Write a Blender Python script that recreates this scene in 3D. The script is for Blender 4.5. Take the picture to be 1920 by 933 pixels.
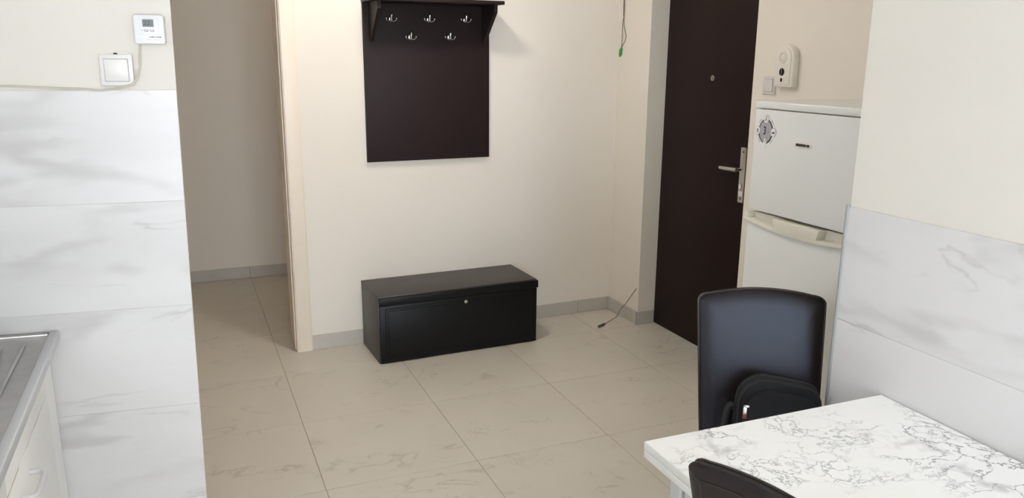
import bpy, bmesh, math, random
from mathutils import Vector, Matrix
random.seed(4)
S = bpy.context.scene
for o in list(bpy.data.objects): bpy.data.objects.remove(o)
COL = S.collection
R = math.radians

# ------------------------------------------------------------------ camera
CAM_H = 1.5732
F_PX = 1481.3
yaw, pitch, roll = 0.39734, 0.23691, -0.0082
cam = bpy.data.cameras.new('camera'); co = bpy.data.objects.new('camera', cam); COL.objects.link(co)
cam.sensor_width = 36.0; cam.lens = 36.0 * F_PX / 1920.0; cam.clip_start = 0.05
fw = Vector((math.sin(yaw) * math.cos(pitch), math.cos(yaw) * math.cos(pitch), -math.sin(pitch)))
rt = Vector((math.cos(yaw), -math.sin(yaw), 0)); dn = fw.cross(rt)
r2 = math.cos(roll) * rt + math.sin(roll) * dn
d2 = -math.sin(roll) * rt + math.cos(roll) * dn
co.matrix_world = Matrix(((r2.x, -d2.x, -fw.x, 0), (r2.y, -d2.y, -fw.y, 0), (r2.z, -d2.z, -fw.z, CAM_H), (0, 0, 0, 1)))
S.camera = co
S.cycles.max_bounces = 12; S.cycles.diffuse_bounces = 8

# ------------------------------------------------------------------ world and light
w = bpy.data.worlds.new('daylight'); S.world = w; w.use_nodes = True
bgn = w.node_tree.nodes['Background']
bgn.inputs[0].default_value = (0.84, 0.92, 1.0, 1); bgn.inputs[1].default_value = 12.4
def portal(name, loc, rot, sx, sy):
    l = bpy.data.lights.new(name, 'AREA'); l.shape = 'RECTANGLE'; l.size = sx; l.size_y = sy
    l.cycles.is_portal = True
    o = bpy.data.objects.new(name, l); COL.objects.link(o); o.location = loc; o.rotation_euler = rot
    return o
portal('window_light_portal', (-0.25, -4.06, 1.20), (R(90), 0, R(180)), 2.9, 2.3)
portal('sink_window_light_portal', (-1.00, 0.75, 1.70), (R(90), 0, R(90)), 0.9, 0.8)
vs = S.view_settings
vs.view_transform = 'Standard'; vs.look = 'None'; vs.gamma = 1.0; vs.use_curve_mapping = False
vs.exposure = 0.42

# ------------------------------------------------------------------ materials
MT = {}
def nodes(m):
    m.use_nodes = True
    nt = m.node_tree
    return nt, nt.nodes['Principled BSDF']
def mat(name, col, rough=0.5, metal=0.0, spec=0.5, bump=0.0, bscale=200.0, coat=0.0, var=0.0, vscale=3.0):
    m = bpy.data.materials.new(name); nt, b = nodes(m)
    b.inputs['Base Color'].default_value = (*col, 1); b.inputs['Roughness'].default_value = rough
    b.inputs['Metallic'].default_value = metal; b.inputs['Specular IOR Level'].default_value = spec
    b.inputs['Coat Weight'].default_value = coat
    geo = nt.nodes.new('ShaderNodeNewGeometry')
    if var > 0:
        n = nt.nodes.new('ShaderNodeTexNoise'); n.inputs['Scale'].default_value = vscale; n.inputs['Detail'].default_value = 4
        nt.links.new(geo.outputs['Position'], n.inputs['Vector'])
        mr = nt.nodes.new('ShaderNodeMapRange'); mr.inputs[3].default_value = 1 - var; mr.inputs[4].default_value = 1 + var
        nt.links.new(n.outputs['Fac'], mr.inputs[0])
        mx = nt.nodes.new('ShaderNodeVectorMath'); mx.operation = 'SCALE'; mx.inputs[0].default_value = col
        nt.links.new(mr.outputs[0], mx.inputs['Scale']); nt.links.new(mx.outputs[0], b.inputs['Base Color'])
    if bump > 0:
        n = nt.nodes.new('ShaderNodeTexNoise'); n.inputs['Scale'].default_value = bscale; n.inputs['Detail'].default_value = 3
        nt.links.new(geo.outputs['Position'], n.inputs['Vector'])
        bp = nt.nodes.new('ShaderNodeBump'); bp.inputs['Strength'].default_value = bump; bp.inputs['Distance'].default_value = 0.002
        nt.links.new(n.outputs['Fac'], bp.inputs['Height']); nt.links.new(bp.outputs[0], b.inputs['Normal'])
    MT[name] = m
    return m

class NB:
    """small node builder for the stone materials"""
    def __init__(s, nt): s.nt = nt
    def n(s, t, **kw):
        x = s.nt.nodes.new(t)
        for k, v in kw.items(): setattr(x, k, v)
        return x
    def l(s, a, b): s.nt.links.new(a, b)
    def noise(s, vec, scale, detail=4, dist=0.0, rough=0.5):
        x = s.n('ShaderNodeTexNoise'); x.inputs['Scale'].default_value = scale; x.inputs['Detail'].default_value = detail
        x.inputs['Distortion'].default_value = dist; x.inputs['Roughness'].default_value = rough
        s.l(vec, x.inputs['Vector']); return x
    def rng(s, val, a, b, c=0.0, d=1.0, smooth=True):
        x = s.n('ShaderNodeMapRange', interpolation_type='SMOOTHSTEP' if smooth else 'LINEAR')
        for i, v in zip((1, 2, 3, 4), (a, b, c, d)): x.inputs[i].default_value = v
        s.l(val, x.inputs[0]); return x.outputs[0]
    def math(s, op, a, b=None):
        x = s.n('ShaderNodeMath', operation=op)
        for i, v in enumerate((a, b)):
            if v is None: continue
            if isinstance(v, (int, float)): x.inputs[i].default_value = v
            else: s.l(v, x.inputs[i])
        return x.outputs[0]
    def mix(s, fac, c0, c1):
        x = s.n('ShaderNodeMix', data_type='RGBA')
        s.l(fac, x.inputs[0])
        for sock, c in ((x.inputs[6], c0), (x.inputs[7], c1)):
            if isinstance(c, tuple): sock.default_value = (*c, 1)
            else: s.l(c, sock)
        return x.outputs[2]
    def pos(s, rot=(0, 0, 0), scale=(1, 1, 1), rnd=7.0):
        g = s.n('ShaderNodeNewGeometry'); oi = s.n('ShaderNodeObjectInfo')
        a = s.n('ShaderNodeVectorMath', operation='SCALE'); a.inputs[0].default_value = (1.0, 0.7, 1.3)
        m = s.math('MULTIPLY', oi.outputs['Random'], rnd); s.l(m, a.inputs['Scale'])
        ad = s.n('ShaderNodeVectorMath', operation='ADD'); s.l(g.outputs['Position'], ad.inputs[0]); s.l(a.outputs[0], ad.inputs[1])
        mp = s.n('ShaderNodeMapping'); mp.inputs['Rotation'].default_value = rot; mp.inputs['Scale'].default_value = scale
        s.l(ad.outputs[0], mp.inputs['Vector']); return mp.outputs[0]

def vein(nb, vec, scale, width, detail=5, dist=0.6):
    n = nb.noise(vec, scale, detail, dist)
    d = nb.math('ABSOLUTE', nb.math('SUBTRACT', n.outputs['Fac'], 0.5))
    return nb.rng(d, 0.0, width, 1.0, 0.0)

def marble_tile(name, rot, scl):
    m = bpy.data.materials.new(name); nt, b = nodes(m); nb = NB(nt)
    p = nb.pos(rot, scl, 9.0)
    v1 = vein(nb, p, 0.85, 0.060, 4, 0.25)
    v2 = vein(nb, p, 1.25, 0.016, 6, 0.35)
    k1 = nb.rng(nb.noise(p, 1.5, 3).outputs['Fac'], 0.42, 0.66)
    k2 = nb.rng(nb.noise(p, 2.6, 3).outputs['Fac'], 0.48, 0.66)
    cl = nb.rng(nb.noise(p, 1.2, 4).outputs['Fac'], 0.38, 0.72)
    c = nb.mix(nb.math('MULTIPLY', cl, 0.45), (0.595, 0.58, 0.58), (0.485, 0.47, 0.465))
    c = nb.mix(nb.math('MULTIPLY', nb.math('MULTIPLY', v1, k1), 0.44), c, (0.33, 0.32, 0.315))
    c = nb.mix(nb.math('MULTIPLY', nb.math('MULTIPLY', v2, k2), 0.36), c, (0.27, 0.26, 0.255))
    nb.l(c, b.inputs['Base Color']); b.inputs['Roughness'].default_value = 0.30
    MT[name] = m
marble_tile('marble_tile_facing', (0, R(22), 0), (1.3, 1.3, 4.6))
marble_tile('marble_tile_side', (R(-8), 0, 0), (1.3, 1.3, 4.2))

def floor_stone(name):
    m = bpy.data.materials.new(name); nt, b = nodes(m); nb = NB(nt)
    p = nb.pos((0, 0, R(35)), (1, 1.5, 1), 11.0)
    v1 = vein(nb, p, 3.2, 0.028, 8, 0.5)
    v2 = vein(nb, p, 7.5, 0.024, 6, 0.9)
    k = nb.rng(nb.noise(p, 3.0, 3).outputs['Fac'], 0.52, 0.68)
    k2 = nb.rng(nb.noise(p, 5.0, 3).outputs['Fac'], 0.54, 0.70)
    cl = nb.rng(nb.noise(p, 2.2, 5).outputs['Fac'], 0.3, 0.75)
    c = nb.mix(nb.math('MULTIPLY', cl, 0.5), (0.59, 0.55, 0.485), (0.545, 0.505, 0.445))
    c = nb.mix(nb.math('MULTIPLY', nb.math('MULTIPLY', v1, k), 0.38), c, (0.26, 0.235, 0.205))
    c = nb.mix(nb.math('MULTIPLY', nb.math('MULTIPLY', v2, k2), 0.40), c, (0.24, 0.22, 0.19))
    nb.l(c, b.inputs['Base Color']); b.inputs['Roughness'].default_value = 0.38
    MT[name] = m
floor_stone('floor_stone')

def table_marble(name):
    m = bpy.data.materials.new(name); nt, b = nodes(m); nb = NB(nt)
    p = nb.pos((0, 0, R(20)), (1, 1.25, 1), 0.0)
    wn = nb.noise(p, 5.5, 6, 0.3, 0.62)
    sc = nb.n('ShaderNodeVectorMath', operation='SCALE'); nb.l(wn.outputs['Color'], sc.inputs[0]); sc.inputs['Scale'].default_value = 0.34
    ad = nb.n('ShaderNodeVectorMath', operation='ADD'); nb.l(p, ad.inputs[0]); nb.l(sc.outputs[0], ad.inputs[1])
    def vor(scale, w):
        x = nb.n('ShaderNodeTexVoronoi', feature='DISTANCE_TO_EDGE'); x.inputs['Scale'].default_value = scale
        nb.l(ad.outputs[0], x.inputs['Vector']); return nb.rng(x.outputs['Distance'], 0.0, w, 1.0, 0.0)
    k = nb.rng(nb.noise(p, 3.6, 3).outputs['Fac'], 0.45, 0.62)
    k2 = nb.rng(nb.noise(p, 5.5, 3, 0.4).outputs['Fac'], 0.49, 0.64)
    k3 = nb.rng(nb.noise(p, 9.0, 4, 0.6).outputs['Fac'], 0.50, 0.70)
    c = nb.mix(nb.math('MULTIPLY', vor(8.0, 0.038), nb.math('MULTIPLY', k, 0.85)), (0.88, 0.88, 0.88), (0.17, 0.17, 0.18))
    c = nb.mix(nb.math('MULTIPLY', vor(19.0, 0.07), nb.math('MULTIPLY', k2, 0.70)), c, (0.22, 0.24, 0.25))
    c = nb.mix(nb.math('MULTIPLY', k3, nb.math('MULTIPLY', k, 0.75)), c, (0.40, 0.40, 0.41))
    nb.l(c, b.inputs['Base Color']); b.inputs['Roughness'].default_value = 0.33
    MT[name] = m
table_marble('table_marble')

mat('cream_paint', (0.735, 0.685, 0.62), 0.75, bump=0.12, bscale=60, var=0.015)
mat('white_paint', (0.61, 0.575, 0.525), 0.75, bump=0.12, bscale=60, var=0.015)
mat('ceiling_paint', (0.84, 0.83, 0.80), 0.8)
mat('grout', (0.33, 0.30, 0.26), 0.9)
mat('tile_grout', (0.50, 0.49, 0.48), 0.9)
mat('light_grout', (0.24, 0.22, 0.20), 0.9)
mat('plinth_stone', (0.47, 0.44, 0.405), 0.4, var=0.09, vscale=14)
mat('casing_paint', (0.76, 0.67, 0.57), 0.42, var=0.02)
mat('dark_door', (0.0150, 0.0080, 0.0072), 0.50, spec=0.12, bump=0.1, bscale=150)
mat('wenge_board', (0.0215, 0.0135, 0.0140), 0.50, spec=0.14, bump=0.12, bscale=120)
mat('wenge_top', (0.040, 0.032, 0.029), 0.42, bump=0.1, bscale=120)
mat('black_gloss', (0.0050, 0.0050, 0.0054), 0.42, spec=0.2)
mat('chrome', (0.75, 0.75, 0.76), 0.16, metal=1.0)
mat('satin_steel', (0.56, 0.53, 0.48), 0.34, metal=1.0)
mat('edge_profile', (0.26, 0.26, 0.26), 0.45)
mat('fridge_white', (0.70, 0.70, 0.69), 0.35)
mat('fridge_cream', (0.70, 0.67, 0.59), 0.42)
mat('plastic_white', (0.62, 0.62, 0.64), 0.38)
mat('plastic_cream', (0.72, 0.685, 0.63), 0.42)
mat('switch_white', (0.62, 0.60, 0.585), 0.35)
mat('lcd_grey', (0.085, 0.098, 0.09), 0.3)
mat('lcd_digit', (0.020, 0.025, 0.022), 0.4)
mat('print_black', (0.018, 0.018, 0.02), 0.5)
mat('print_grey', (0.22, 0.22, 0.23), 0.5)
mat('print_purple', (0.035, 0.018, 0.11), 0.5)
mat('sticker_grey', (0.36, 0.34, 0.36), 0.4, var=0.2, vscale=60)
mat('sticker_dark', (0.035, 0.033, 0.036), 0.4)
mat('sticker_white', (0.74, 0.74, 0.74), 0.4)
mat('leatherette', (0.0130, 0.0080, 0.0068), 0.30, spec=0.34, bump=0.25, bscale=900)
MT['leatherette'].node_tree.nodes['Principled BSDF'].inputs['Specular Tint'].default_value = (0.66, 0.78, 1.0, 1)  # bluish sky reflection put into the tint; the leatherette itself is dark brown
mat('leather_piping', (0.018, 0.013, 0.012), 0.33)
mat('bag_fabric', (0.0055, 0.006, 0.0085), 0.85, bump=0.5, bscale=1200)
mat('bag_edge', (0.009, 0.009, 0.011), 0.75, bump=0.4, bscale=900)
mat('tag_brown', (0.16, 0.035, 0.02), 0.5)
mat('steel_sink', (0.40, 0.385, 0.37), 0.36, metal=0.9, var=0.18, vscale=22)
mat('steel_rim', (0.60, 0.60, 0.61), 0.32, metal=0.85)
mat('cabinet_white', (0.88, 0.88, 0.87), 0.45)
mat('edge_beige', (0.55, 0.44, 0.28), 0.6)
mat('cable_cream', (0.50, 0.46, 0.37), 0.5)
mat('cable_grey', (0.23, 0.20, 0.17), 0.5)
mat('cable_dark', (0.085, 0.075, 0.06), 0.5)
mat('green_plastic', (0.03, 0.26, 0.03), 0.4)
mat('leg_silver', (0.66, 0.68, 0.70), 0.35, metal=0.5)
mat('table_edge', (0.72, 0.72, 0.71), 0.5, var=0.08, vscale=300)
mat('dark_gap', (0.01, 0.01, 0.01), 0.8)

m = bpy.data.materials.new('lamp_glow'); nt, b = nodes(m); MT['lamp_glow'] = m
b.inputs['Base Color'].default_value = (0.9, 0.86, 0.78, 1)
b.inputs['Emission Color'].default_value = (1.0, 0.92, 0.81, 1); b.inputs['Emission Strength'].default_value = 105.0

m = bpy.data.materials.new('hall_fill_glow'); nt, b = nodes(m); MT['hall_fill_glow'] = m
b.inputs['Base Color'].default_value = (0.9, 0.84, 0.74, 1)
b.inputs['Emission Color'].default_value = (1.0, 0.82, 0.58, 1); b.inputs['Emission Strength'].default_value = 7.5  # warm glow for the added hallway fill

# ------------------------------------------------------------------ helpers
def tag(o, label=None, cat=None, group=None, kind=None):
    if label: o['label'] = label
    if cat: o['category'] = cat
    if group: o['group'] = group
    if kind: o['kind'] = kind
    return o
def link(name, me, m, parent=None):
    o = bpy.data.objects.new(name, me); COL.objects.link(o)
    if m: me.materials.append(MT[m])
    if parent: o.parent = parent
    return o
def empty(name, loc=(0, 0, 0), rz=0.0):
    o = bpy.data.objects.new(name, None); COL.objects.link(o); o.location = loc; o.rotation_euler = (0, 0, rz)
    o.empty_display_size = 0.1
    return o
def from_bm(name, bm, m, parent=None, smooth=False):
    bmesh.ops.recalc_face_normals(bm, faces=bm.faces[:])
    me = bpy.data.meshes.new(name); bm.to_mesh(me); bm.free()
    if smooth:
        for p in me.polygons: p.use_smooth = True
        me.set_sharp_from_angle(angle=R(38))
    return link(name, me, m, parent)
def bm_box(bm, x0, x1, y0, y1, z0, z1):
    v = [bm.verts.new(p) for p in ((x0, y0, z0), (x1, y0, z0), (x1, y1, z0), (x0, y1, z0), (x0, y0, z1), (x1, y0, z1), (x1, y1, z1), (x0, y1, z1))]
    for f in ((0, 3, 2, 1), (4, 5, 6, 7), (0, 1, 5, 4), (1, 2, 6, 5), (2, 3, 7, 6), (3, 0, 4, 7)): bm.faces.new([v[i] for i in f])
    return v
def box(name, x0, x1, y0, y1, z0, z1, m, parent=None, bev=0.0, seg=2):
    bm = bmesh.new(); bm_box(bm, x0, x1, y0, y1, z0, z1)
    if bev: bmesh.ops.bevel(bm, geom=bm.edges[:], offset=bev, segments=seg, affect='EDGES', profile=0.5)
    return from_bm(name, bm, m, parent, smooth=bev > 0)
def hexa(name, bot, top, m, parent=None):
    bm = bmesh.new(); v = [bm.verts.new(p) for p in list(bot) + list(top)]
    for f in ((0, 3, 2, 1), (4, 5, 6, 7), (0, 1, 5, 4), (1, 2, 6, 5), (2, 3, 7, 6), (3, 0, 4, 7)): bm.faces.new([v[i] for i in f])
    return from_bm(name, bm, m, parent)
def prism(name, poly, a0, a1, plane, m, parent=None, bev=0.0, smooth=False):
    """poly in 2D, extruded from a0 to a1 along the remaining axis; plane 'xy','xz','yz'"""
    def P(p, a): return {'xy': (p[0], p[1], a), 'xz': (p[0], a, p[1]), 'yz': (a, p[0], p[1])}[plane]
    bm = bmesh.new()
    A = [bm.verts.new(P(p, a0)) for p in poly]; B = [bm.verts.new(P(p, a1)) for p in poly]
    bm.faces.new(A); bm.faces.new(B[::-1])
    n = len(poly)
    for i in range(n): bm.faces.new((A[i], A[(i + 1) % n], B[(i + 1) % n], B[i]))
    if bev:
        bmesh.ops.recalc_face_normals(bm, faces=bm.faces[:])
        ed = [e for e in bm.edges if len(e.link_faces) == 2 and (len(e.link_faces[0].verts) > 4 or len(e.link_faces[1].verts) > 4 or n <= 4)]
        bmesh.ops.bevel(bm, geom=ed, offset=bev, segments=2, affect='EDGES', profile=0.5)
    return from_bm(name, bm, m, parent, smooth=smooth or bev > 0)
def bm_tube(bm, pts, r, seg=8, caps=True):
    pts = [Vector(p) for p in pts]; n = len(pts); rs = r if isinstance(r, (list, tuple)) else [r] * n
    t0 = (pts[1] - pts[0]).normalized()
    up = Vector((0, 0, 1)) if abs(t0.z) < 0.9 else Vector((1, 0, 0))
    nn = t0.cross(up).normalized(); rings = []
    for i in range(n):
        t = (pts[min(i + 1, n - 1)] - pts[max(i - 1, 0)]).normalized()
        nn = (nn - t * nn.dot(t)).normalized(); bb = t.cross(nn)
        rings.append([bm.verts.new(pts[i] + rs[i] * (math.cos(2 * math.pi * k / seg) * nn + math.sin(2 * math.pi * k / seg) * bb)) for k in range(seg)])
    for i in range(n - 1):
        for k in range(seg): bm.faces.new((rings[i][k], rings[i][(k + 1) % seg], rings[i + 1][(k + 1) % seg], rings[i + 1][k]))
    if caps: bm.faces.new(rings[0][::-1]); bm.faces.new(rings[-1])
def smooth_pts(pts, k=5):
    """Catmull-Rom through pts"""
    P = [Vector(p) for p in pts]; P = [P[0]] + P + [P[-1]]; out = []
    for i in range(1, len(P) - 2):
        for j in range(k):
            t = j / k; a, b, c, d = P[i - 1], P[i], P[i + 1], P[i + 2]
            out.append(0.5 * ((2 * b) + (c - a) * t + (2 * a - 5 * b + 4 * c - d) * t * t + (3 * b - a - 3 * c + d) * t ** 3))
    return out + [P[-2]]
def tube(name, pts, r, m, parent=None, seg=8, sm=0):
    bm = bmesh.new(); bm_tube(bm, smooth_pts(pts, sm) if sm else pts, r, seg)
    return from_bm(name, bm, m, parent, smooth=True)
def bm_ball(bm, c, r, sc=(1, 1, 1), u=12, v=8):
    g = bmesh.ops.create_uvsphere(bm, u_segments=u, v_segments=v, radius=r)
    for x in g['verts']: x.co = Vector((x.co.x * sc[0], x.co.y * sc[1], x.co.z * sc[2])) + Vector(c)
def disc(name, cx, cz, rx, rz, y0, y1, m, parent=None, n=28, bev=0.0):
    poly = [(cx + rx * math.cos(2 * math.pi * i / n), cz + rz * math.sin(2 * math.pi * i / n)) for i in range(n)]
    return prism(name, poly, y0, y1, 'xz', m, parent, bev, smooth=True)
def rrect(x0, x1, z0, z1, r, n=5):
    out = []
    for (cx, cz, a) in ((x1 - r, z1 - r, 0), (x0 + r, z1 - r, 90), (x0 + r, z0 + r, 180), (x1 - r, z0 + r, 270)):
        for i in range(n + 1):
            t = R(a + 90 * i / n); out.append((cx + r * math.cos(t), cz + r * math.sin(t)))
    return out
def ring(name, cx, cz, r, tr, y, m, parent=None, sx=1.0, n=28):
    bm = bmesh.new(); rows = []
    for i in range(n):
        a = 2 * math.pi * i / n; row = []
        for k in range(8):
            b = 2 * math.pi * k / 8; q = r + tr * math.cos(b)
            row.append(bm.verts.new((cx + sx * q * math.cos(a), y + tr * math.sin(b), cz + q * math.sin(a))))
        rows.append(row)
    for i in range(n):
        for k in range(8): bm.faces.new((rows[i][k], rows[(i + 1) % n][k], rows[(i + 1) % n][(k + 1) % 8], rows[i][(k + 1) % 8]))
    return from_bm(name, bm, m, parent, smooth=True)
def text(name, body, size, x, y, z, m, parent, bold=0.0, sx=1.0, align='CENTER'):
    """flat print standing on a local xz face that looks towards -y"""
    cu = bpy.data.curves.new(name, 'FONT'); cu.body = body; cu.size = size; cu.align_x = align; cu.align_y = 'CENTER'
    cu.offset = bold; cu.extrude = 0.0001; cu.resolution_u = 3
    t = bpy.data.objects.new(name + '_curve', cu); COL.objects.link(t)
    dg = bpy.context.evaluated_depsgraph_get(); dg.update()
    me = bpy.data.meshes.new_from_object(t.evaluated_get(dg)); bpy.data.objects.remove(t)
    me.name = name; me.materials.clear()
    for v in me.vertices:
        px, py, pz = v.co; v.co = (x + px * sx, y - pz, z + py)
    return link(name, me, m, parent)
def copy_tree(o, parent=None):
    c = o.copy(); COL.objects.link(c)
    if parent: c.parent = parent
    for ch in list(o.children): copy_tree(ch, c)
    return c

# ------------------------------------------------------------------ measures of the room
TOP = 2.60
T = 0.6; FX0, FY0 = 0.3955, 3.315              # floor tile grid
BA = 0.034                                       # the rack wall runs slightly off the tile grid
def bw(x): return 4.215 + BA * (x - 0.587)       # its front face
LA = R(6.5)                                      # the tiled end wall beside the sink
LD = Vector((-math.cos(LA), math.sin(LA))); LN = Vector((-math.sin(LA), -math.cos(LA)))
def lw(s, off=0.0): p = Vector((0, 2.37)) + LD * s + LN * off; return (p.x, p.y)
def lend(z): return 0.0195 - 0.0143 * z          # its free end leans a little
XR = 1.593                                       # tiled side wall by the table
YE = 1.53
XW = 2.479                                       # wall with the entrance door

# ------------------------------------------------------------------ floor with tiles
fl = tag(box('floor', -2.95, 2.95, -4.35, 6.35, -0.08, -0.0022, 'grout'), 'beige stone tile floor with thin grout lines', 'floor', kind='structure')
bm = bmesh.new(); bm_box(bm, 0.0013, T - 0.0013, 0.0013, T - 0.0013, -0.010, 0.0)
bmesh.ops.bevel(bm, geom=[e for e in bm.edges if all(v.co.z > -0.001 for v in e.verts)], offset=0.001, segments=1, affect='EDGES')
bmesh.ops.recalc_face_normals(bm, faces=bm.faces[:])
tm = bpy.data.meshes.new('floor_tile'); bm.to_mesh(tm); bm.free(); tm.materials.append(MT['floor_stone'])
for i in range(-6, 4):
    for j in range(-13, 5):
        if i < -3 and j > -7: continue
        o = bpy.data.objects.new('floor_tile', tm); COL.objects.link(o); o.parent = fl
        o.location = (FX0 + T * i, FY0 + T * j, 0)

# ------------------------------------------------------------------ walls
tag(box('ceiling', -2.95, 2.95, -4.35, 6.35, TOP, TOP + 0.1, 'ceiling_paint'), 'plain white ceiling above the whole flat', 'ceiling', kind='structure')
# rack wall
prism('wall_back', [(0.512, bw(0.512)), (2.80, bw(2.80)), (2.80, 4.55), (0.512, 4.455)], 0, TOP, 'xy', 'cream_paint')
tag(bpy.data.objects['wall_back'], 'cream painted wall behind the coat rack and bench', 'wall', kind='structure')
# entrance wall: pier, fridge side, lintel
tag(box('wall_entrance_pier', XW, 2.80, 3.927, bw(XW) + 0.0, 0, TOP, 'cream_paint'), 'narrow cream wall pier between the corner and the dark entrance door', 'wall', kind='structure')
tag(box('wall_entrance', XW, 2.80, YE, 3.03, 0, TOP, 'cream_paint'), 'cream wall behind the fridge with switch and detector', 'wall', kind='structure')
tag(box('wall_lintel', XW, 2.80, 3.03, 3.927, 2.04, TOP, 'cream_paint'), 'cream wall strip over the entrance door', 'wall', kind='structure')
# tiled side wall by the table
wr = tag(box('wall_right', XR + 0.006, 2.80, -4.05, YE, 0, TOP, 'white_paint'), 'white wall beside the table, marble tiles on its lower part', 'wall', kind='structure')
box('grout_bed', XR + 0.0012, XR + 0.0062, -4.05, YE - 0.001, 0.0, 1.205, 'tile_grout', wr)
tops = [1.206, 0.900, 0.594, 0.288, 0.0]
for k in range(4):
    y1 = YE
    while y1 > -4.04:
        y0 = max(y1 - 0.6, -4.05)
        box('wall_tile', XR, XR + 0.0065, y0 + 0.0008, y1 - 0.0008, tops[k + 1] + 0.0008, tops[k] - 0.0008, 'marble_tile_side', wr, bev=0.0006, seg=1)
        y1 = y0
tr = tag(tube('trim_2', [(XR - 0.0005, YE + 0.003, 0.0), (XR - 0.0005, YE + 0.003, 1.209)], 0.0048, 'edge_profile'), 'grey metal edge profile at the end of the side wall tiles', 'trim', kind='structure')
# tiled end wall by the sink
def P3(s, off, z): return (*lw(s, off), z)
b4 = [P3(lend(0), -0.006, 0), P3(1.02, -0.006, 0), P3(1.02, -0.14, 0), P3(lend(0) + 0.03, -0.14, 0)]
t4 = [P3(lend(TOP), -0.006, TOP), P3(1.02, -0.006, TOP), P3(1.02, -0.14, TOP), P3(lend(TOP) + 0.03, -0.14, TOP)]
wl = tag(hexa('wall_left', b4, t4, 'white_paint'), 'cream wall end beside the sink, marble tiles below the cable', 'wall', kind='structure')
hexa('grout_bed', [P3(lend(0) + .001, -.0012, 0), P3(1.0, -.0012, 0), P3(1.0, -.0062, 0), P3(lend(0) + .001, -.0062, 0)],
     [P3(lend(1.481) + .001, -.0012, 1.481), P3(1.0, -.0012, 1.481), P3(1.0, -.0062, 1.481), P3(lend(1.481) + .001, -.0062, 1.481)], 'tile_grout', wl)
lt = [1.482, 1.178, 0.874, 0.567, 0.261, 0.0]
for k in range(5):
    za, zb = lt[k + 1] + 0.0008, lt[k] - 0.0008
    for (s0, s1) in ((None, 0.6), (0.6, 1.0)):
        a0 = lend(za) if s0 is None else s0; a1 = lend(zb) if s0 is None else s0
        hexa('wall_tile', [P3(a0 + .0008, 0, za), P3(s1 - .0008, 0, za), P3(s1 - .0008, -.0065, za), P3(a0 + .0008, -.0065, za)],
             [P3(a1 + .0008, 0, zb), P3(s1 - .0008, 0, zb), P3(s1 - .0008, -.0065, zb), P3(a1 + .0008, -.0065, zb)], 'marble_tile_facing', wl)
# kitchen wall behind the sink with its window, and the window wall behind the camera
def wall_with_opening(name, axis, c0, c1, a0, a1, oa0, oa1, oz0, oz1, m, label):
    bm = bmesh.new()
    for (p0, p1, z0, z1) in ((a0, oa0, 0, TOP), (oa1, a1, 0, TOP), (oa0, oa1, 0, oz0), (oa0, oa1, oz1, TOP)):
        if z1 - z0 < 0.01: continue
        if axis == 'y': bm_box(bm, p0, p1, c0, c1, z0, z1)
        else: bm_box(bm, c0, c1, p0, p1, z0, z1)
    return tag(from_bm(name, bm, m), label, 'wall', kind='structure')
wall_with_opening('wall_window', 'y', -4.20, -4.05, -2.80, 2.80, -1.70, 1.20, 0.05, 2.35, 'white_paint', 'white wall with the balcony window behind the viewer')
wall_with_opening('wall_kitchen', 'x', -1.15, -0.985, -1.25, 2.62, 0.30, 1.20, 1.30, 2.10, 'white_paint', 'white kitchen wall with a window over the sink')
tag(box('wall_living_left', -2.80, -2.65, -4.05, -1.25, 0, TOP, 'white_paint'), 'white side wall of the room behind the viewer', 'wall', kind='structure')
tag(box('wall_living_end', -2.65, -1.15, -1.40, -1.25, 0, TOP, 'white_paint'), 'white return wall of the room behind the viewer', 'wall', kind='structure')
def window(name, axis, c, a0, a1, z0, z1, mull):
    o = empty(name); tag(o, 'white window frame letting in the daylight, ' + ('behind the viewer' if axis == 'y' else 'over the worktop'), 'window', kind='structure')
    def bar(n, p0, p1, q0, q1):
        if axis == 'y': box(n, p0, p1, c - 0.03, c + 0.03, q0, q1, 'plastic_white', o)
        else: box(n, c - 0.03, c + 0.03, p0, p1, q0, q1, 'plastic_white', o)
    bar('frame_rail', a0, a1, z0, z0 + 0.06); bar('frame_rail', a0, a1, z1 - 0.06, z1)
    for a in [a0, a1 - 0.06] + mull: bar('frame_stile', a, a + 0.06, z0 + 0.06, z1 - 0.06)
window('window_1', 'y', -4.13, -1.70, 1.20, 0.05, 2.35, [-0.75, 0.20])
window('window_2', 'x', -1.07, 0.30, 1.20, 1.30, 2.10, [0.72])
# hallway behind the opening
tag(box('wall_hall_end', -1.15, 2.80, 5.875, 6.0, 0, TOP, 'cream_paint'), 'shaded cream wall at the far end of the hallway', 'wall', kind='structure')
tag(box('wall_hall_left', -1.15, -0.985, 2.62, 5.875, 0, TOP, 'cream_paint'), 'cream wall on the hidden left side of the hallway', 'wall', kind='structure')
tag(box('wall_hall_right', 1.55, 1.70, 4.52, 5.875, 0, TOP, 'cream_paint'), 'cream wall closing the hallway on the right', 'wall', kind='structure')

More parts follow.
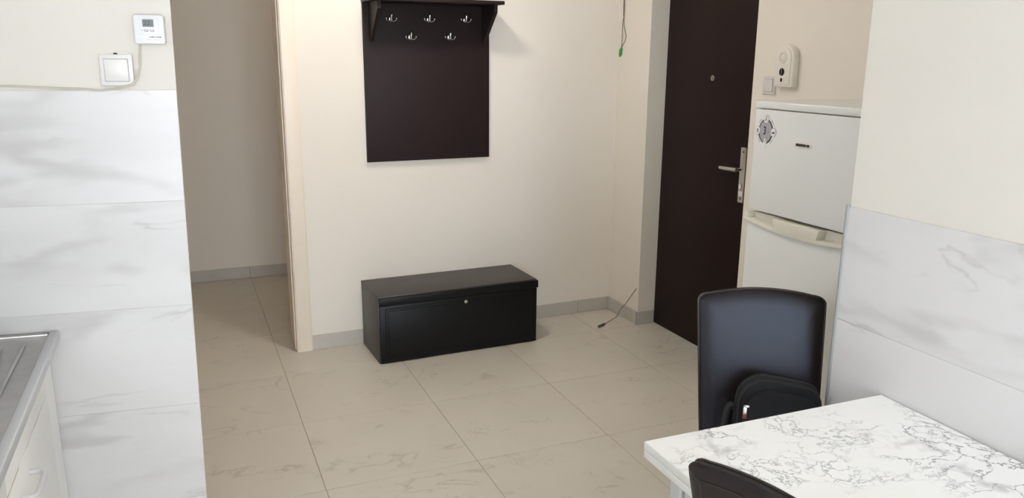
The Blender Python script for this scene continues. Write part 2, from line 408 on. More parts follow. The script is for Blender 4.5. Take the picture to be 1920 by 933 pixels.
# ceiling lamp of the entrance room, out of view above
el = empty('ceiling_lamp', (0.92, 3.38, TOP)); tag(el, 'round opal ceiling lamp in front of the coat rack wall', 'lamp')
bm = bmesh.new(); bm_tube(bm, [(0, 0, -0.0005), (0, 0, -0.03)], 0.11, 24); from_bm('lamp_base', bm, 'plastic_white', el, True)
bm = bmesh.new(); bm_ball(bm, (0, 0, -0.055), 0.10, (1, 1, 0.55), 24, 12); from_bm('lamp_shade', bm, 'lamp_glow', el, True)
hl = empty('hall_fill_light', (1.10, 5.2, TOP)); tag(hl, 'dim round fill light added out of view to brighten the hallway', 'lamp')  # added fill, never in view, lifts and warms the dark hallway
bm = bmesh.new(); bm_tube(bm, [(0, 0, -0.0005), (0, 0, -0.03)], 0.11, 24); from_bm('lamp_base', bm, 'plastic_white', hl, True)
bm = bmesh.new(); bm_ball(bm, (0, 0, -0.055), 0.10, (1, 1, 0.55), 24, 12); from_bm('lamp_shade', bm, 'hall_fill_glow', hl, True)

# ------------------------------------------------------------------ baseboards of stone tiles
def baseboard(name, p, q, joints, label, zt=0.082, th=0.010):
    """strip along the wall from p to q (floor points on the wall face, wall on the left of p->q); joints = distances of the gaps"""
    p = Vector(p); q = Vector(q); L = (q - p).length; a = math.atan2(q.y - p.y, q.x - p.x)
    o = box(name, 0, L, -th * 0.7, -0.0002, 0.0002, zt - 0.001, 'light_grout'); o.location = (p.x, p.y, 0); o.rotation_euler = (0, 0, a)
    tag(o, label, 'baseboard', kind='structure')
    e = [0] + joints + [L]
    for i in range(len(e) - 1):
        box('plinth_tile', e[i] + 0.0012, e[i + 1] - 0.0012, -th, -0.0005, 0.0004, zt, 'plinth_stone', o, bev=0.001, seg=1)
baseboard('baseboard_back', (0.576, bw(0.576)), (XW - 0.0105, bw(XW - 0.0105)), [0.455, 1.063, 1.671], 'stone tile baseboard along the wall behind the bench')
baseboard('baseboard_pier', (XW, bw(XW) - 0.002), (XW, 3.9275), [0.24], 'short stone baseboard on the pier beside the door')
baseboard('baseboard_reveal', (XW - 0.010, 3.927), (2.592, 3.927), [], 'stone baseboard piece in the reveal next to the entrance door')
baseboard('baseboard_hall', (-0.985, 5.875), (1.55, 5.875), [0.17, 0.775, 1.375, 1.975], 'stone tile baseboard along the far hallway wall')

# ------------------------------------------------------------------ door casing of the hallway opening
tc = empty('trim_1', (0.497, 4.215, 0)); tag(tc, 'glossy cream door casing on the edge of the hallway opening', 'trim', kind='structure')
box('casing', 0.004, 0.076, -0.022, -0.004, 0.0, TOP - 0.01, 'casing_paint', tc, bev=0.003)
box('casing_bead', 0.076, 0.084, -0.012, 0.0, 0.0, TOP - 0.01, 'casing_paint', tc, bev=0.002)
box('jamb', 0.0, 0.0145, -0.016, 0.245, 0.0, TOP - 0.01, 'casing_paint', tc, bev=0.002)
box('stop_bead', -0.006, 0.0005, 0.030, 0.060, 0.0, TOP - 0.01, 'casing_paint', tc, bev=0.002)

# ------------------------------------------------------------------ entrance door
d = tag(box('door_1', 2.594, 2.640, 3.032, 3.925, 0.004, 2.038, 'dark_door', bev=0.002), 'dark brown entrance door with peephole and lever handle', 'door', kind='structure')
dr = empty('lock_set', (2.594, 3.19, 0), R(-90)); dr.parent = d
prism('handle_plate', rrect(-0.021, 0.021, 0.872, 1.150, 0.006), -0.008, -0.0002, 'xz', 'satin_steel', dr, bev=0.0015)
bm = bmesh.new(); bm_tube(bm, [(-0.002, -0.008, 1.040), (-0.002, -0.048, 1.040)], 0.0095, 12); from_bm('lever_neck', bm, 'chrome', dr, True)
bm = bmesh.new(); bm_tube(bm, [(0.010, -0.050, 1.041), (-0.030, -0.052, 1.040), (-0.100, -0.051, 1.038), (-0.128, -0.046, 1.037)], [0.0115, 0.0115, 0.0105, 0.0095], 10)
from_bm('lever', bm, 'satin_steel', dr, True)
disc('lock_cylinder', 0.0, 0.955, 0.010, 0.016, -0.016, -0.007, 'chrome', dr, bev=0.001)
for z in (1.128, 0.893): disc('plate_screw', 0.0, z, 0.005, 0.005, -0.0092, -0.007, 'dark_gap', dr, n=12)
prism('latch_cover', rrect(-0.017, 0.017, 0.905, 0.930, 0.004), -0.010, -0.007, 'xz', 'chrome', dr)
ph = empty('peephole', (2.594, 3.49, 1.48), R(-90)); ph.parent = d
ring('peephole_ring', 0, 0, 0.0115, 0.0028, -0.0015, 'satin_steel', ph)
disc('peephole_lens', 0, 0, 0.0065, 0.0065, -0.004, -0.0002, 'satin_steel', ph, bev=0.001)
disc('peephole_glass', 0, 0, 0.0035, 0.0035, -0.0048, -0.003, 'black_gloss', ph, n=14)

# ------------------------------------------------------------------ coat rack
rk = empty('coat_rack', (0.587, 4.215, 0), math.atan(BA)); tag(rk, 'dark wenge wall coat rack with shelf and five chrome hooks', 'coat rack')
RX0, RX1 = 0.333, 1.041                         # along the wall from x = .587
panel = box('panel', RX0, RX1, -0.020, -0.002, 1.022, 1.8455, 'wenge_board', rk, bev=0.0012)
box('shelf', RX0 - 0.003, RX1 + 0.003, -0.222, -0.002, 1.846, 1.864, 'wenge_board', rk, bev=0.0012)
prof = [(-0.0202, 1.8458), (-0.200, 1.8458), (-0.200, 1.808), (-0.040, 1.652), (-0.0202, 1.652)]
prism('bracket', prof, RX0 + 0.030, RX0 + 0.048, 'yz', 'wenge_board', rk)
prism('bracket', prof, RX1 - 0.046, RX1 - 0.028, 'yz', 'wenge_board', rk)
def hook():
    h = empty('hook'); h.parent = rk
    bm = bmesh.new(); bm_ball(bm, (0, -0.001, 0), 0.012, (1.0, 0.35, 1.35)); from_bm('hook_base', bm, 'chrome', h, True)
    bm = bmesh.new()
    bm_tube(bm, smooth_pts([(0, -0.002, -0.004), (0, -0.012, -0.010), (0, -0.019, -0.002), (0, -0.022, 0.010), (0, -0.023, 0.019)], 4), [0.0058] * 16 + [0.0060], 8)
    bm_ball(bm, (0, -0.023, 0.019), 0.0062); from_bm('hook_prong', bm, 'chrome', h, True)
    for s in (-1, 1):
        bm = bmesh.new()
        bm_tube(bm, smooth_pts([(0, -0.004, -0.010), (s * 0.014, -0.009, -0.012), (s * 0.025, -0.014, -0.007), (s * 0.028, -0.017, 0.001)], 4), 0.0024, 8)
        bm_ball(bm, (s * 0.028, -0.017, 0.002), 0.0050); from_bm('hook_arm', bm, 'chrome', h, True)
    return h
hk = hook()
for i, (x, z) in enumerate(((0.480, 1.768), (0.689, 1.770), (0.898, 1.773), (0.585, 1.677), (0.805, 1.680))):
    o = hk if i == 0 else copy_tree(hk); o.parent = rk; o.location = (x, -0.0205, z)

# ------------------------------------------------------------------ bench chest
bc = empty('storage_bench', (0.862, bw(0.862), 0), math.atan(BA)); tag(bc, 'low black storage bench with lock standing under the coat rack', 'bench')
W_, D_, H_ = 0.915, 0.352, 0.366
box('side_panel', 0.0, 0.016, -D_, -0.013, 0.0, H_ - 0.0165, 'wenge_top', bc, bev=0.001)
box('side_panel', W_ - 0.016, W_, -D_, -0.013, 0.0, H_ - 0.0165, 'wenge_top', bc, bev=0.001)
box('top_panel', 0.0, W_, -D_ - 0.004, -0.003, H_ - 0.016, H_, 'wenge_top', bc, bev=0.0012)
box('bottom_panel', 0.017, W_ - 0.017, -D_, -0.013, 0.012, 0.028, 'wenge_top', bc)
box('rear_panel', 0.017, W_ - 0.017, -0.020, -0.014, 0.029, H_ - 0.017, 'wenge_top', bc)
dw = box('front_door', 0.004, W_ - 0.003, -D_ - 0.016, -D_ - 0.001, 0.004, 0.318, 'black_gloss', bc, bev=0.003)
box('front_rail', 0.002, W_ + 0.005, -D_ - 0.018, -D_ - 0.001, 0.319, H_ - 0.005, 'black_gloss', bc, bev=0.003)
def frame_bead(x0, x1, z0, z1, y, r):           # routed frame line on the door
    bm = bmesh.new(); c = [(x0, y, z0), (x1, y, z0), (x1, y, z1), (x0, y, z1)]
    for i in range(4): bm_tube(bm, [c[i], c[(i + 1) % 4]], r, 6)
    return from_bm('frame_bead', bm, 'black_gloss', dw, True)
frame_bead(0.036, W_ - 0.038, 0.034, 0.300, -D_ - 0.0162, 0.0022)
frame_bead(0.050, W_ - 0.052, 0.048, 0.288, -D_ - 0.0162, 0.0018)
lk = empty('lock', (0.483, -D_ - 0.016, 0.289)); lk.parent = bc
disc('lock_ring', 0, 0, 0.0095, 0.0095, -0.004, 0.0, 'satin_steel', lk, bev=0.001)
disc('lock_core', 0, 0, 0.0062, 0.0062, -0.006, -0.003, 'chrome', lk, bev=0.0008)
box('key_slot', -0.001, 0.001, -0.0066, -0.005, -0.0045, 0.0045, 'dark_gap', lk)

# ------------------------------------------------------------------ fridge
FXF = 1.93
fr = empty('fridge', (FXF, 2.07, 0), R(-90)); tag(fr, 'white two-door fridge freezer standing in the niche', 'fridge')
# local: x to the right as one faces it (towards the viewer), y into the fridge
HW = 0.270
box('body', -HW + 0.004, HW - 0.004, 0.055, 0.535, 0.03, 1.404, 'fridge_cream', fr, bev=0.006)
box('top_cap', -HW, HW, 0.002, 0.540, 1.4055, 1.432, 'fridge_white', fr, bev=0.006, seg=3)
fd = box('freezer_door', -HW, HW, 0.004, 0.052, 1.036, 1.4035, 'fridge_cream', fr, bev=0.008, seg=3)
prism('door_skin', rrect(-HW + 0.010, HW - 0.010, 1.038, 1.4025, 0.006), 0.0, 0.010, 'xz', 'fridge_white', fd, bev=0.003)
ld = box('fridge_door', -HW, HW, 0.004, 0.052, 0.075, 0.976, 'fridge_cream', fr, bev=0.008, seg=3)
def bow(x): return 0.977 + 0.021 * (x / HW) ** 2
xs = [-HW + 0.010 + (2 * HW - 0.020) * i / 16 for i in range(17)]
prism('door_skin', [(x, bow(x) - 0.001) for x in xs] + [(HW - 0.010, 0.080), (-HW + 0.010, 0.080)], 0.0, 0.030, 'xz', 'fridge_white', ld, bev=0.0025)
hs = empty('handle_strip'); hs.parent = fr
xs = [-HW + 2 * HW * i / 16 for i in range(17)]
prism('grip_recess', [(x, bow(x)) for x in xs] + [(HW, 1.026), (-HW, 1.026)], 0.026, 0.050, 'xz', 'fridge_cream', hs)
prism('strip_lip', [(x, bow(x)) for x in xs] + [(x, bow(x) + 0.013) for x in xs[::-1]], -0.012, 0.030, 'xz', 'fridge_cream', hs, bev=0.002)
prism('strip_centre', [(-0.100, 0.986), (0.100, 0.986), (0.112, 1.027), (-0.112, 1.027)], -0.0125, 0.0275, 'xz', 'fridge_cream', hs, bev=0.003)
prism('strip_end', [(-HW, 1.008), (-HW + 0.022, 1.008), (-HW + 0.020, 1.027), (-HW, 1.027)], -0.009, 0.0275, 'xz', 'fridge_cream', hs, bev=0.003)
prism('strip_end', [(HW, 1.008), (HW - 0.022, 1.008), (HW - 0.020, 1.027), (HW, 1.027)], -0.009, 0.0275, 'xz', 'fridge_cream', hs, bev=0.003)
box('kick_plate', -HW + 0.01, HW - 0.01, 0.060, 0.075, 0.022, 0.074, 'fridge_cream', fr)
for sx in (-1, 1):
    for yy in (0.09, 0.49): 
        bm = bmesh.new(); bm_tube(bm, [(sx * 0.23, yy, 0.0), (sx * 0.23, yy, 0.031)], 0.018, 12); from_bm('foot', bm, 'dark_gap', fr, True)
bd = empty('badge', (-0.008, 0.0, 1.296)); bd.parent = fr
disc('badge_plate', 0, 0, 0.040, 0.0115, -0.003, 0.0, 'plastic_cream', bd, bev=0.001)
box('badge_bar', -0.031, 0.031, -0.0042, -0.002, -0.0042, 0.0042, 'print_black', bd)
box('badge_gap', 0.017, 0.0185, -0.0045, -0.004, -0.0040, 0.0040, 'plastic_cream', bd)
# the warranty sticker on the freezer door
st = empty('warranty_sticker', (-0.198, 0.0, 1.327)); st.parent = fr
n = 40; pl = []
for i in range(n):
    a = 2 * math.pi * i / n; k = 1 + 0.10 * math.cos(4 * a); pl.append((0.049 * k * math.cos(a), 0.055 * k * math.sin(a)))
prism('sticker_backing', pl, -0.0008, -0.0001, 'xz', 'sticker_white', st)
disc('sticker_dark_rim', 0, 0, 0.037, 0.044, -0.0014, -0.0006, 'sticker_dark', st, n=36)
disc('sticker_disc', 0, 0, 0.032, 0.039, -0.0019, -0.0012, 'sticker_grey', st, n=36)
for (cx, cz) in ((0.0, 0.044), (-0.041, 0.0), (0.041, -0.001)):
    disc('sticker_icon_rim', cx, cz, 0.0135, 0.0155, -0.0024, -0.0016, 'print_grey', st, n=24)
    disc('sticker_icon', cx, cz, 0.0125, 0.0145, -0.0029, -0.0022, 'sticker_white', st, n=24)
def strokes(name, segs, wd, y, m, parent):
    bm = bmesh.new()
    for (a, b) in segs:
        a = Vector((a[0], y, a[1])); b = Vector((b[0], y, b[1])); bm_tube(bm, [a, b], wd, 6)
    return from_bm(name, bm, m, parent)
strokes('icon_tools', [((-0.005, 0.036), (0.004, 0.053)), ((0.005, 0.036), (0.0, 0.045)), ((-0.002, 0.052), (0.003, 0.053))], 0.0009, -0.0029, 'print_black', st)
strokes('icon_bulb', [((-0.044, -0.002), (-0.044, 0.006)), ((-0.044, 0.006), (-0.038, 0.006)), ((-0.038, 0.006), (-0.038, -0.002)), ((-0.044, -0.002), (-0.041, -0.007)), ((-0.038, -0.002), (-0.041, -0.007))], 0.0010, -0.0029, 'print_black', st)
strokes('icon_van', [((0.034, -0.004), (0.048, -0.004)), ((0.036, -0.002), (0.048, -0.002)), ((0.041, 0.001), (0.047, 0.001))], 0.0013, -0.0029, 'print_black', st)
text('sticker_number', '3', 0.040, -0.004, -0.0021, 0.001, 'print_purple', st, bold=0.0012, sx=0.72)
text('sticker_word', 'év', 0.012, 0.015, -0.0021, 0.000, 'print_grey', st)
prism('sticker_plug', [(-0.0035, -0.058), (0.0035, -0.058), (0.0045, -0.044), (0.011, -0.036), (0.007, -0.034), (0.0, -0.039), (-0.007, -0.034), (-0.011, -0.036), (-0.0045, -0.044)], -0.0026, -0.0017, 'xz', 'sticker_white', st)
disc('sticker_plug_head', 0, -0.0295, 0.004, 0.0048, -0.0026, -0.0017, 'sticker_white', st, n=14)
for a in (42, 138, 222, 318):                    # small print around the disc
    segs = []
    for j in (-9, -4, 1, 6):
        b0, b1 = R(a + j), R(a + j + 3.4); segs.append(((0.0435 * math.cos(b0), 0.051 * math.sin(b0)), (0.0435 * math.cos(b1), 0.051 * math.sin(b1))))
    strokes('sticker_small_print', segs, 0.0011, -0.0008, 'print_grey', st)

# ------------------------------------------------------------------ switch and detector on the entrance wall
def light_switch(name, loc, rz, m, label, s=0.040, rock=0.028):
    o = empty(name, loc, rz); tag(o, label, 'light switch')
    box('frame_plate', -s, s, -0.010, -0.0003, -s, s, m, o, bev=0.003)
    box('frame_gap', -rock - 0.0012, rock + 0.0012, -0.0106, -0.009, -rock - 0.0012, rock + 0.0012, 'print_grey', o)
    r = prism('rocker', [(-0.0125, -rock), (-0.002, -rock), (-0.002, rock), (-0.0155, rock)], -rock, rock, 'yz', m, o, bev=0.0012)
    return o
light_switch('light_switch', (XW, 2.910, 1.463), R(-90), 'switch_white', 'cream light switch on the wall right of the entrance door')
al = empty('gas_detector', (XW, 2.792, 1.550), R(-90)); tag(al, 'white wall detector with rounded top and black sensor above the fridge', 'detector')
def dome(wd, zb, zt, n=14):
    return [(-wd, zb), (wd, zb)] + [(wd * math.cos(math.pi * i / n), zt - wd + wd * math.sin(math.pi * i / n)) for i in range(n + 1)]
prism('housing', dome(0.056, -0.090, 0.092), -0.036, -0.0003, 'xz', 'plastic_cream', al, bev=0.007)
prism('front_cover', dome(0.044, -0.080, 0.080), -0.040, -0.034, 'xz', 'plastic_cream', al, bev=0.003)
ring('sounder_ring', -0.004, 0.036, 0.021, 0.004, -0.040, 'plastic_cream', al)
disc('sounder', -0.004, 0.036, 0.015, 0.015, -0.043, -0.039, 'plastic_cream', al, bev=0.002)
disc('sensor_eye', -0.004, -0.026, 0.0150, 0.0165, -0.0425, -0.0395, 'black_gloss', al, bev=0.001)
box('sensor_bar', -0.0055, -0.0025, -0.0432, -0.042, -0.0415, -0.0105, 'print_grey', al)
disc('indicator', -0.004, -0.060, 0.0055, 0.0085, -0.0415, -0.0395, 'black_gloss', al, n=14)

# ------------------------------------------------------------------ thermostat, switch and cable on the end wall
th = empty('thermostat', (*lw(0.0490), 1.6385), -LA); tag(th, 'white room thermostat with grey display reading 22', 'thermostat')
prism('housing', rrect(-0.0375, 0.0375, -0.0375, 0.0375, 0.007), -0.024, -0.0015, 'xz', 'plastic_white', th, bev=0.004)
prism('wall_plate', rrect(-0.0385, 0.0375, -0.0370, 0.0385, 0.006), -0.0015, 0.0058, 'xz', 'plastic_cream', th)
prism('front_panel', rrect(-0.021, 0.024, -0.013, 0.030, 0.002), -0.0252, -0.0235, 'xz', 'plastic_white', th, bev=0.0006)
dp = prism('display', rrect(-0.0145, 0.0125, 0.0065, 0.0255, 0.0006), -0.0262, -0.0245, 'xz', 'lcd_grey', th)
text('display_digits', '22.', 0.0165, -0.0020, -0.0263, 0.0160, 'lcd_digit', dp, bold=0.0003)
for x in (-0.0065, 0.0075): 
    bt = disc('button', x, -0.0030, 0.0055, 0.0030, -0.0275, -0.0245, 'print_grey', th, n=18, bev=0.0006)
    disc('button_cap', x, -0.0030, 0.0036, 0.0015, -0.0280, -0.0270, 'plastic_white', bt, n=14)
disc('indicator', -0.0165, -0.0025, 0.0011, 0.0014, -0.0258, -0.0245, 'print_grey', th, n=10)
text('maker_name', 'COMPUTHERM', 0.0046, 0.0130, -0.0241, -0.0195, 'print_black', th, bold=0.00010)
text('maker_line', 'Heating Control System', 0.0034, 0.0090, -0.0241, -0.0258, 'print_grey', th)
light_switch('light_switch', (*lw(0.1395, 0.0), 1.5340), -LA, 'switch_white', 'white light switch below the thermostat on the tiled end wall', s=0.0405, rock=0.0285)
sw = bpy.data.objects['light_switch.001']
box('mounting_plate', -0.038, 0.038, -0.0012, 0.0055, -0.038, 0.043, 'plastic_cream', sw)
box('clip', -0.004, 0.004, -0.008, -0.001, 0.0408, 0.0445, 'dark_gap', sw)
cb = [(0.078, 1.606), (0.079, 1.590), (0.081, 1.571), (0.0835, 1.543), (0.090, 1.515), (0.104, 1.498), (0.124, 1.491), (0.150, 1.4855), (0.183, 1.481), (0.221, 1.484), (0.271, 1.4865), (0.346, 1.490), (0.420, 1.493), (0.60, 1.490), (0.97, 1.488)]
pts = []
for i, (s, z) in enumerate(cb):
    off = 0.0035 if z < 1.487 else (-0.001 if s < 0.08 else 0.0035)
    if 0.085 < s < 0.13 and z > 1.487: off = 0.0145
    pts.append(P3(s, off, z))
tag(tube('thermostat_cable', pts, 0.0026, 'cable_cream', seg=8, sm=5), 'thin cream cable running left from the thermostat along the tile edge', 'cable')

# ------------------------------------------------------------------ loose wires by the entrance
gw = empty('hanging_wire', (XW, 4.20, 1.585)); tag(gw, 'thin dark wire with green connectors hanging in the corner', 'wire')
def G(y, z, dx=0.006): return (-dx, y - 4.20, z - 1.585)
tube('wire_pair', [G(4.222, 2.30), G(4.220, 2.0), G(4.222, 1.905), G(4.220, 1.815)], 0.0034, 'cable_dark', gw, sm=4)
tube('wire', [G(4.220, 1.815), G(4.229, 1.775), G(4.229, 1.720), G(4.230, 1.680), G(4.233, 1.640)], 0.0017, 'cable_dark', gw, sm=5)
tube('wire', [G(4.220, 1.815), G(4.214, 1.770), G(4.198, 1.735), G(4.186, 1.705), G(4.196, 1.675), G(4.220, 1.655), G(4.243, 1.632)], 0.0017, 'cable_dark', gw, sm=5)
for (y, z) in ((4.244, 1.634), (4.234, 1.642)):
    bm = bmesh.new(); bm_tube(bm, [G(y, z), G(y + 0.002, z - 0.012), G(y + 0.004, z - 0.040), G(y + 0.004, z - 0.050)], [0.003, 0.0068, 0.0062, 0.003], 10)
    from_bm('green_cap', bm, 'green_plastic', gw, True)
fw_ = empty('floor_wire', (2.40, 3.96, 0)); tag(fw_, 'grey wire with a plug end coming out of the pier onto the floor', 'wire')
tube('wire', [(0.082, -0.008, 0.222), (0.072, -0.006, 0.212), (0.058, 0.020, 0.165), (0.050, 0.060, 0.110), (0.030, 0.090, 0.060), (0.000, 0.075, 0.030), (-0.050, 0.060, 0.014), (-0.112, 0.030, 0.0075)], 0.0028, 'cable_grey', fw_, sm=6)
bm = bmesh.new(); bm_tube(bm, [(-0.108, 0.032, 0.0078), (-0.114, 0.029, 0.0078), (-0.165, 0.002, 0.0078), (-0.172, -0.002, 0.0070)], [0.004, 0.0075, 0.0075, 0.0045], 10); from_bm('plug', bm, 'cable_dark', fw_, True)

# ------------------------------------------------------------------ sink worktop and cabinet at the left edge
SX, SZ = -0.357, 0.828
sk = empty('kitchen_sink', (SX, 2.35, 0)); tag(sk, 'stainless steel drainer sink top in the lower left corner', 'sink')
yb0 = lw(0.357)[1] - 2.35 - 0.003; yb1 = lw(0.985)[1] - 2.35 - 0.004      # follows the tiled wall
XL = -0.625; YN = -3.55
prism('steel_plate', [(0, yb0), (0, YN), (XL, YN), (XL, yb1)], SZ - 0.026, SZ - 0.006, 'xy', 'steel_sink', sk, bev=0.002)
box('front_rim', -0.022, 0.002, YN, yb0 - 0.001, SZ - 0.027, SZ, 'steel_rim', sk, bev=0.004, seg=3)
prism('rear_rim', [(-0.0225, yb0 - 0.002), (-0.0225, yb0 - 0.024), (XL, yb1 - 0.024), (XL, yb1 - 0.002)], SZ - 0.010, SZ - 0.0005, 'xy', 'steel_sink', sk, bev=0.003)
for i in range(9):
    x = -0.070 - 0.052 * i
    bm = bmesh.new(); bm_tube(bm, [(x, yb0 - 0.085, SZ - 0.0075), (x, yb0 - 0.11, SZ - 0.0045), (x, -0.62, SZ - 0.0045), (x, -0.65, SZ - 0.0075)], [0.003, 0.0055, 0.0055, 0.003], 10)
    from_bm('drainer_ridge', bm, 'steel_sink', sk, True)
cbn = empty('sink_cabinet', (SX - 0.026, 2.35, 0)); tag(cbn, 'white kitchen base cabinet with drawers under the sink top', 'cabinet')
prism('carcass', [(-0.018, yb0), (-0.018, YN + 0.01), (-0.58, YN + 0.01), (-0.58, yb1 - 0.01)], 0.10, SZ - 0.0275, 'xy', 'cabinet_white', cbn)
box('plinth', -0.075, -0.060, YN + 0.02, yb0 - 0.002, 0.0, 0.0995, 'cabinet_white', cbn)
box('filler_strip', -0.0175, -0.004, -0.075, yb0 - 0.001, 0.105, SZ - 0.030, 'cabinet_white', cbn)
def front(n, y0, y1, z0, z1, handle):
    f = box(n, -0.0175, 0.0, y0, y1, z0, z1, 'cabinet_white', cbn, bev=0.0015)
    if handle:
        ym, zm = handle
        bm = bmesh.new(); bm_tube(bm, smooth_pts([(-0.001, ym - 0.062, zm), (0.018, ym - 0.062, zm), (0.031, ym - 0.048, zm), (0.033, ym, zm), (0.031, ym + 0.048, zm), (0.018, ym + 0.062, zm), (-0.001, ym + 0.062, zm)], 4), 0.0066, 10)
        from_bm('bow_handle', bm, 'plastic_white', f, True)
    return f
y1 = -0.078
for i in range(6):
    y0 = y1 - 0.55
    front('drawer', y0 + 0.0015, y1 - 0.0015, 0.700, 0.797, None)
    front('door', y0 + 0.0015, y1 - 0.0015, 0.108, 0.695, (-0.47 if i == 0 else y1 - 0.12, 0.640))
    y1 = y0
box('edge_strip', -0.010, -0.0008, -0.86, -0.50, 0.6962, 0.6990, 'edge_beige', cbn)

# ------------------------------------------------------------------ table
tb = empty('dining_table', (0.894, 1.364, 0), R(-0.6)); tag(tb, 'white marble pattern folding dining table against the tiled wall', 'table')
TW, TL = 0.696, 1.10
tp = box('table_top', 0, TW, -TL, 0, 0.7325, 0.7500, 'table_edge', tb, bev=0.0012)
box('top_sheet', 0.0014, TW - 0.0014, -TL + 0.0014, -0.0014, 0.7496, 0.7508, 'table_marble', tp, bev=0.0004, seg=1)
box('folded_leaf', 0.0005, TW, -TL, -0.0005, 0.7125, 0.7312, 'table_edge', tb, bev=0.0012)
box('hinge_gap', 0.004, TW - 0.004, -TL + 0.004, -0.004, 0.7300, 0.7330, 'dark_gap', tb)
for (n, x0, x1, y0, y1) in (('apron', 0.090, 0.602, -0.068, -0.050), ('apron', 0.090, 0.602, -TL + 0.050, -TL + 0.068), ('apron', 0.050, 0.068, -TL + 0.092, -0.092), ('apron', 0.624, 0.642, -TL + 0.092, -0.230)):
    box(n, x0, x1, y0, y1, 0.640, 0.7120, 'leg_silver', tb, bev=0.001)
for (x, y) in ((0.066, -0.062), (0.640, -0.200), (0.066, -TL + 0.062), (0.626, -TL + 0.062)):
    lg = box('leg', x - 0.021, x + 0.021, y - 0.021, y + 0.021, 0.012, 0.7120, 'leg_silver', tb, bev=0.007, seg=3)
    box('leg_foot', x - 0.018, x + 0.018, y - 0.018, y + 0.018, 0.0, 0.013, 'dark_gap', lg)

# ------------------------------------------------------------------ chairs
def back_outline(n=12):
    """half-widths of the backrest: rounded arched top, sides drawing in towards the seat"""
    zb, zc, zp, ht, hb = 0.40, 0.905, 0.936, 0.181, 0.158
    rc = 0.034; pts = []
    for i in range(8): z = zb + (zc - 0.02 - zb) * i / 7; pts.append((hb + (ht - hb) * min(1, ((z - zb) / (zc - zb))) ** 0.8, z))
    for i in range(1, 7):                       # corner
        a = R(90 * i / 6); pts.append((ht - rc + rc * math.cos(a) - 0.000, zc - 0.012 + rc * math.sin(a) * 0.75))
    x0, z0 = pts[-1]
    for i in range(1, 7): x = x0 * (1 - i / 6); pts.append((x, zp - (zp - z0) * (x / x0) ** 2))
    right = pts; left = [(-x, z) for (x, z) in pts[-2::-1]]
    return right + left
def chair(loc, rz, label):
    c = empty('dining_chair', loc, rz); tag(c, label, 'chair', 'dark leatherette dining chairs at the table')
    out = back_outline(); N = len(out); cz = 0.66
    def shape(x, z, y): 
        lean = 0.205 - 0.115 * (0.936 - z) / 0.536
        return (x, lean + y + 0.18 * x * x * 0.6, z)
    def inset(d):
        res = []
        for i in range(N):
            p, q, r = Vector(out[i - 1]), Vector(out[i]), Vector(out[(i + 1) % N])
            t = (r - p).normalized(); nrm = Vector((-t.y, t.x)); res.append(tuple(q + nrm * d))
        return res
    bm = bmesh.new()
    def ringv(pts, y): return [bm.verts.new(shape(px, pz, y)) for (px, pz) in pts]
    def scaled(pts, k): return [(px * k, cz + (pz - cz) * k) for (px, pz) in pts]
    prof = [(0.0, 0.0), (0.0015, -0.009), (0.006, -0.0135), (0.014, -0.0165), (0.025, -0.0200)]
    front = [ringv(inset(d_), y_) for d_, y_ in prof]
    base = inset(0.025)
    for k, y in ((0.93, -0.0215), (0.8, -0.0228), (0.55, -0.0235), (0.28, -0.0240)): front.append(ringv(scaled(base, k), y))
    back = [ringv(inset(d_), y_) for d_, y_ in ((0.0005, 0.008), (0.005, 0.0125), (0.016, 0.0145), (0.034, 0.0150))]
    for k in (0.75, 0.5, 0.25): back.append(ringv(scaled(inset(0.034), k), 0.0155))
    def bridge(a, b):
        for i in range(N): bm.faces.new((a[i], a[(i + 1) % N], b[(i + 1) % N], b[i]))
    for i in range(len(front) - 1): bridge(front[i], front[i + 1])
    bm.faces.new(front[-1])
    bridge(back[0], front[0])
    for i in range(len(back) - 1): bridge(back[i + 1], back[i])
    bm.faces.new(back[-1][::-1])
    bk = from_bm('backrest', bm, 'leatherette', c, True)
    o1 = inset(0.0008); start = 0
    bm = bmesh.new(); bm_tube(bm, [shape(px, pz, -0.0085) for (px, pz) in o1], 0.0030, 8); from_bm('piping', bm, 'leather_piping', bk, True)
    o2 = inset(0.030); bm = bmesh.new(); bm_tube(bm, [shape(px, pz, 0.0150) for (px, pz) in o2], 0.0013, 6); from_bm('seam', bm, 'leather_piping', bk, True)
    prism('seat', rrect(-0.195, 0.195, -0.180, 0.130, 0.06), 0.405, 0.460, 'xy', 'leatherette', c, bev=0.018)
    box('seat_frame', -0.165, 0.165, -0.155, 0.140, 0.385, 0.4045, 'dark_gap', c)
    for (x, y) in ((-0.155, -0.14), (0.155, -0.14), (-0.15, 0.145), (0.15, 0.145)):
        dx = 0.02 if x > 0 else -0.02; dy = -0.015 if y < 0 else 0.045
        bm = bmesh.new(); bm_tube(bm, [(x, y, 0.395), (x + dx * 0.4, y + dy * 0.4, 0.2), (x + dx, y + dy, 0.001)], [0.0125, 0.0125, 0.0125], 12)
        from_bm('leg', bm, 'chrome', c, True)
    return c
BY = 0.205                                      # where the top of the backrest is, behind the chair's middle
def chair_at(top, rz, label):
    v = Vector((-math.sin(rz), math.cos(rz))) * BY
    return chair((top[0] - v.x, top[1] - v.y, 0), rz, label)
RZ = R(-27.1)
far_chair = chair_at((1.512, 1.740), RZ, 'dark brown leatherette chair with a black bag on its seat')
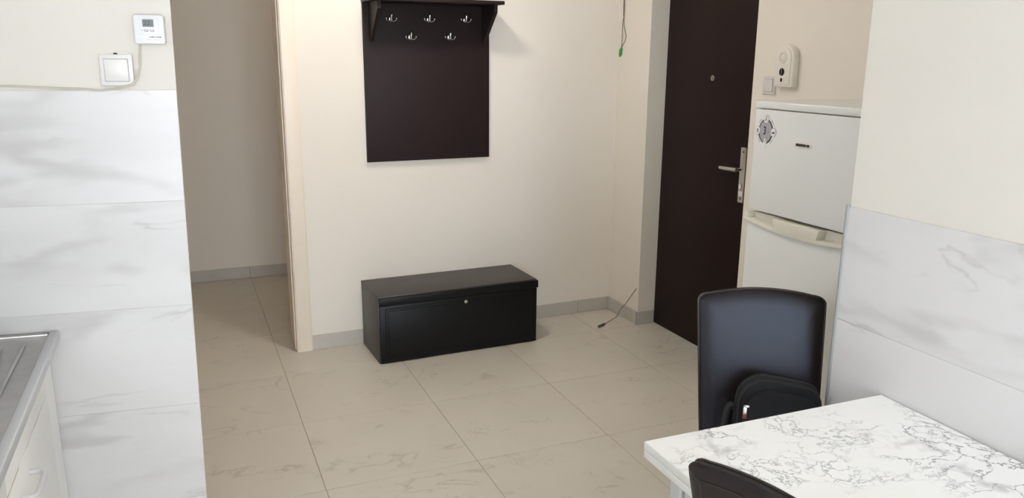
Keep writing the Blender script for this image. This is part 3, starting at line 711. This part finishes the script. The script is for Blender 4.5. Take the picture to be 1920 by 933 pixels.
near_chair = chair_at((0.792, 0.836), R(101), 'dark brown leatherette chair seen from behind at the bottom edge')

# ------------------------------------------------------------------ bag on the far chair
bg = empty('shoulder_bag', (far_chair.location.x, far_chair.location.y, 0.461), RZ); tag(bg, 'small black fabric bag with silver zip pull on the chair', 'bag')
outer = [(-0.086, 0.0), (0.146, 0.0), (0.143, 0.150), (0.140, 0.196), (0.137, 0.214), (0.130, 0.230), (0.118, 0.243), (0.100, 0.250), (0.045, 0.260),
         (-0.010, 0.269), (-0.030, 0.267), (-0.050, 0.258), (-0.066, 0.244), (-0.077, 0.225), (-0.082, 0.200), (-0.085, 0.120)]
prism('bag_body', outer, 0.016, 0.074, 'xz', 'bag_fabric', bg, bev=0.007)
inner = [(x * 0.88 + 0.003, z * 0.90) for (x, z) in outer]
prism('front_pocket', inner, -0.004, 0.018, 'xz', 'bag_fabric', bg, bev=0.005)
bm = bmesh.new(); bm_tube(bm, [(x * 0.985, 0.018, z * 0.985 + 0.001) for (x, z) in outer[1:] + outer[:1]], 0.0036, 8); from_bm('piping', bm, 'bag_edge', bg, True)
bm = bmesh.new(); bm_tube(bm, [(x * 1.005, 0.046, z * 1.004) for (x, z) in outer[2:]], 0.0045, 8); from_bm('zip_track', bm, 'bag_edge', bg, True)
tube('carry_strap', [(-0.080, 0.045, 0.165), (-0.092, 0.045, 0.180), (-0.104, 0.045, 0.172), (-0.110, 0.045, 0.130), (-0.112, 0.048, 0.070), (-0.108, 0.05, 0.010)], 0.009, 'bag_edge', bg, sm=5)
zp = empty('zip_pull', (-0.069, -0.006, 0.196)); zp.parent = bg
prism('pull_slider', rrect(-0.004, 0.010, 0.002, 0.010, 0.003), -0.007, 0.001, 'xz', 'chrome', zp, bev=0.001)
prism('pull_tab', rrect(-0.0055, 0.0045, -0.018, 0.008, 0.0025), -0.004, -0.001, 'xz', 'chrome', zp, bev=0.0006)
prism('pull_end', rrect(-0.006, 0.005, -0.031, -0.0175, 0.002), -0.0045, -0.0008, 'xz', 'tag_brown', zp, bev=0.0006)
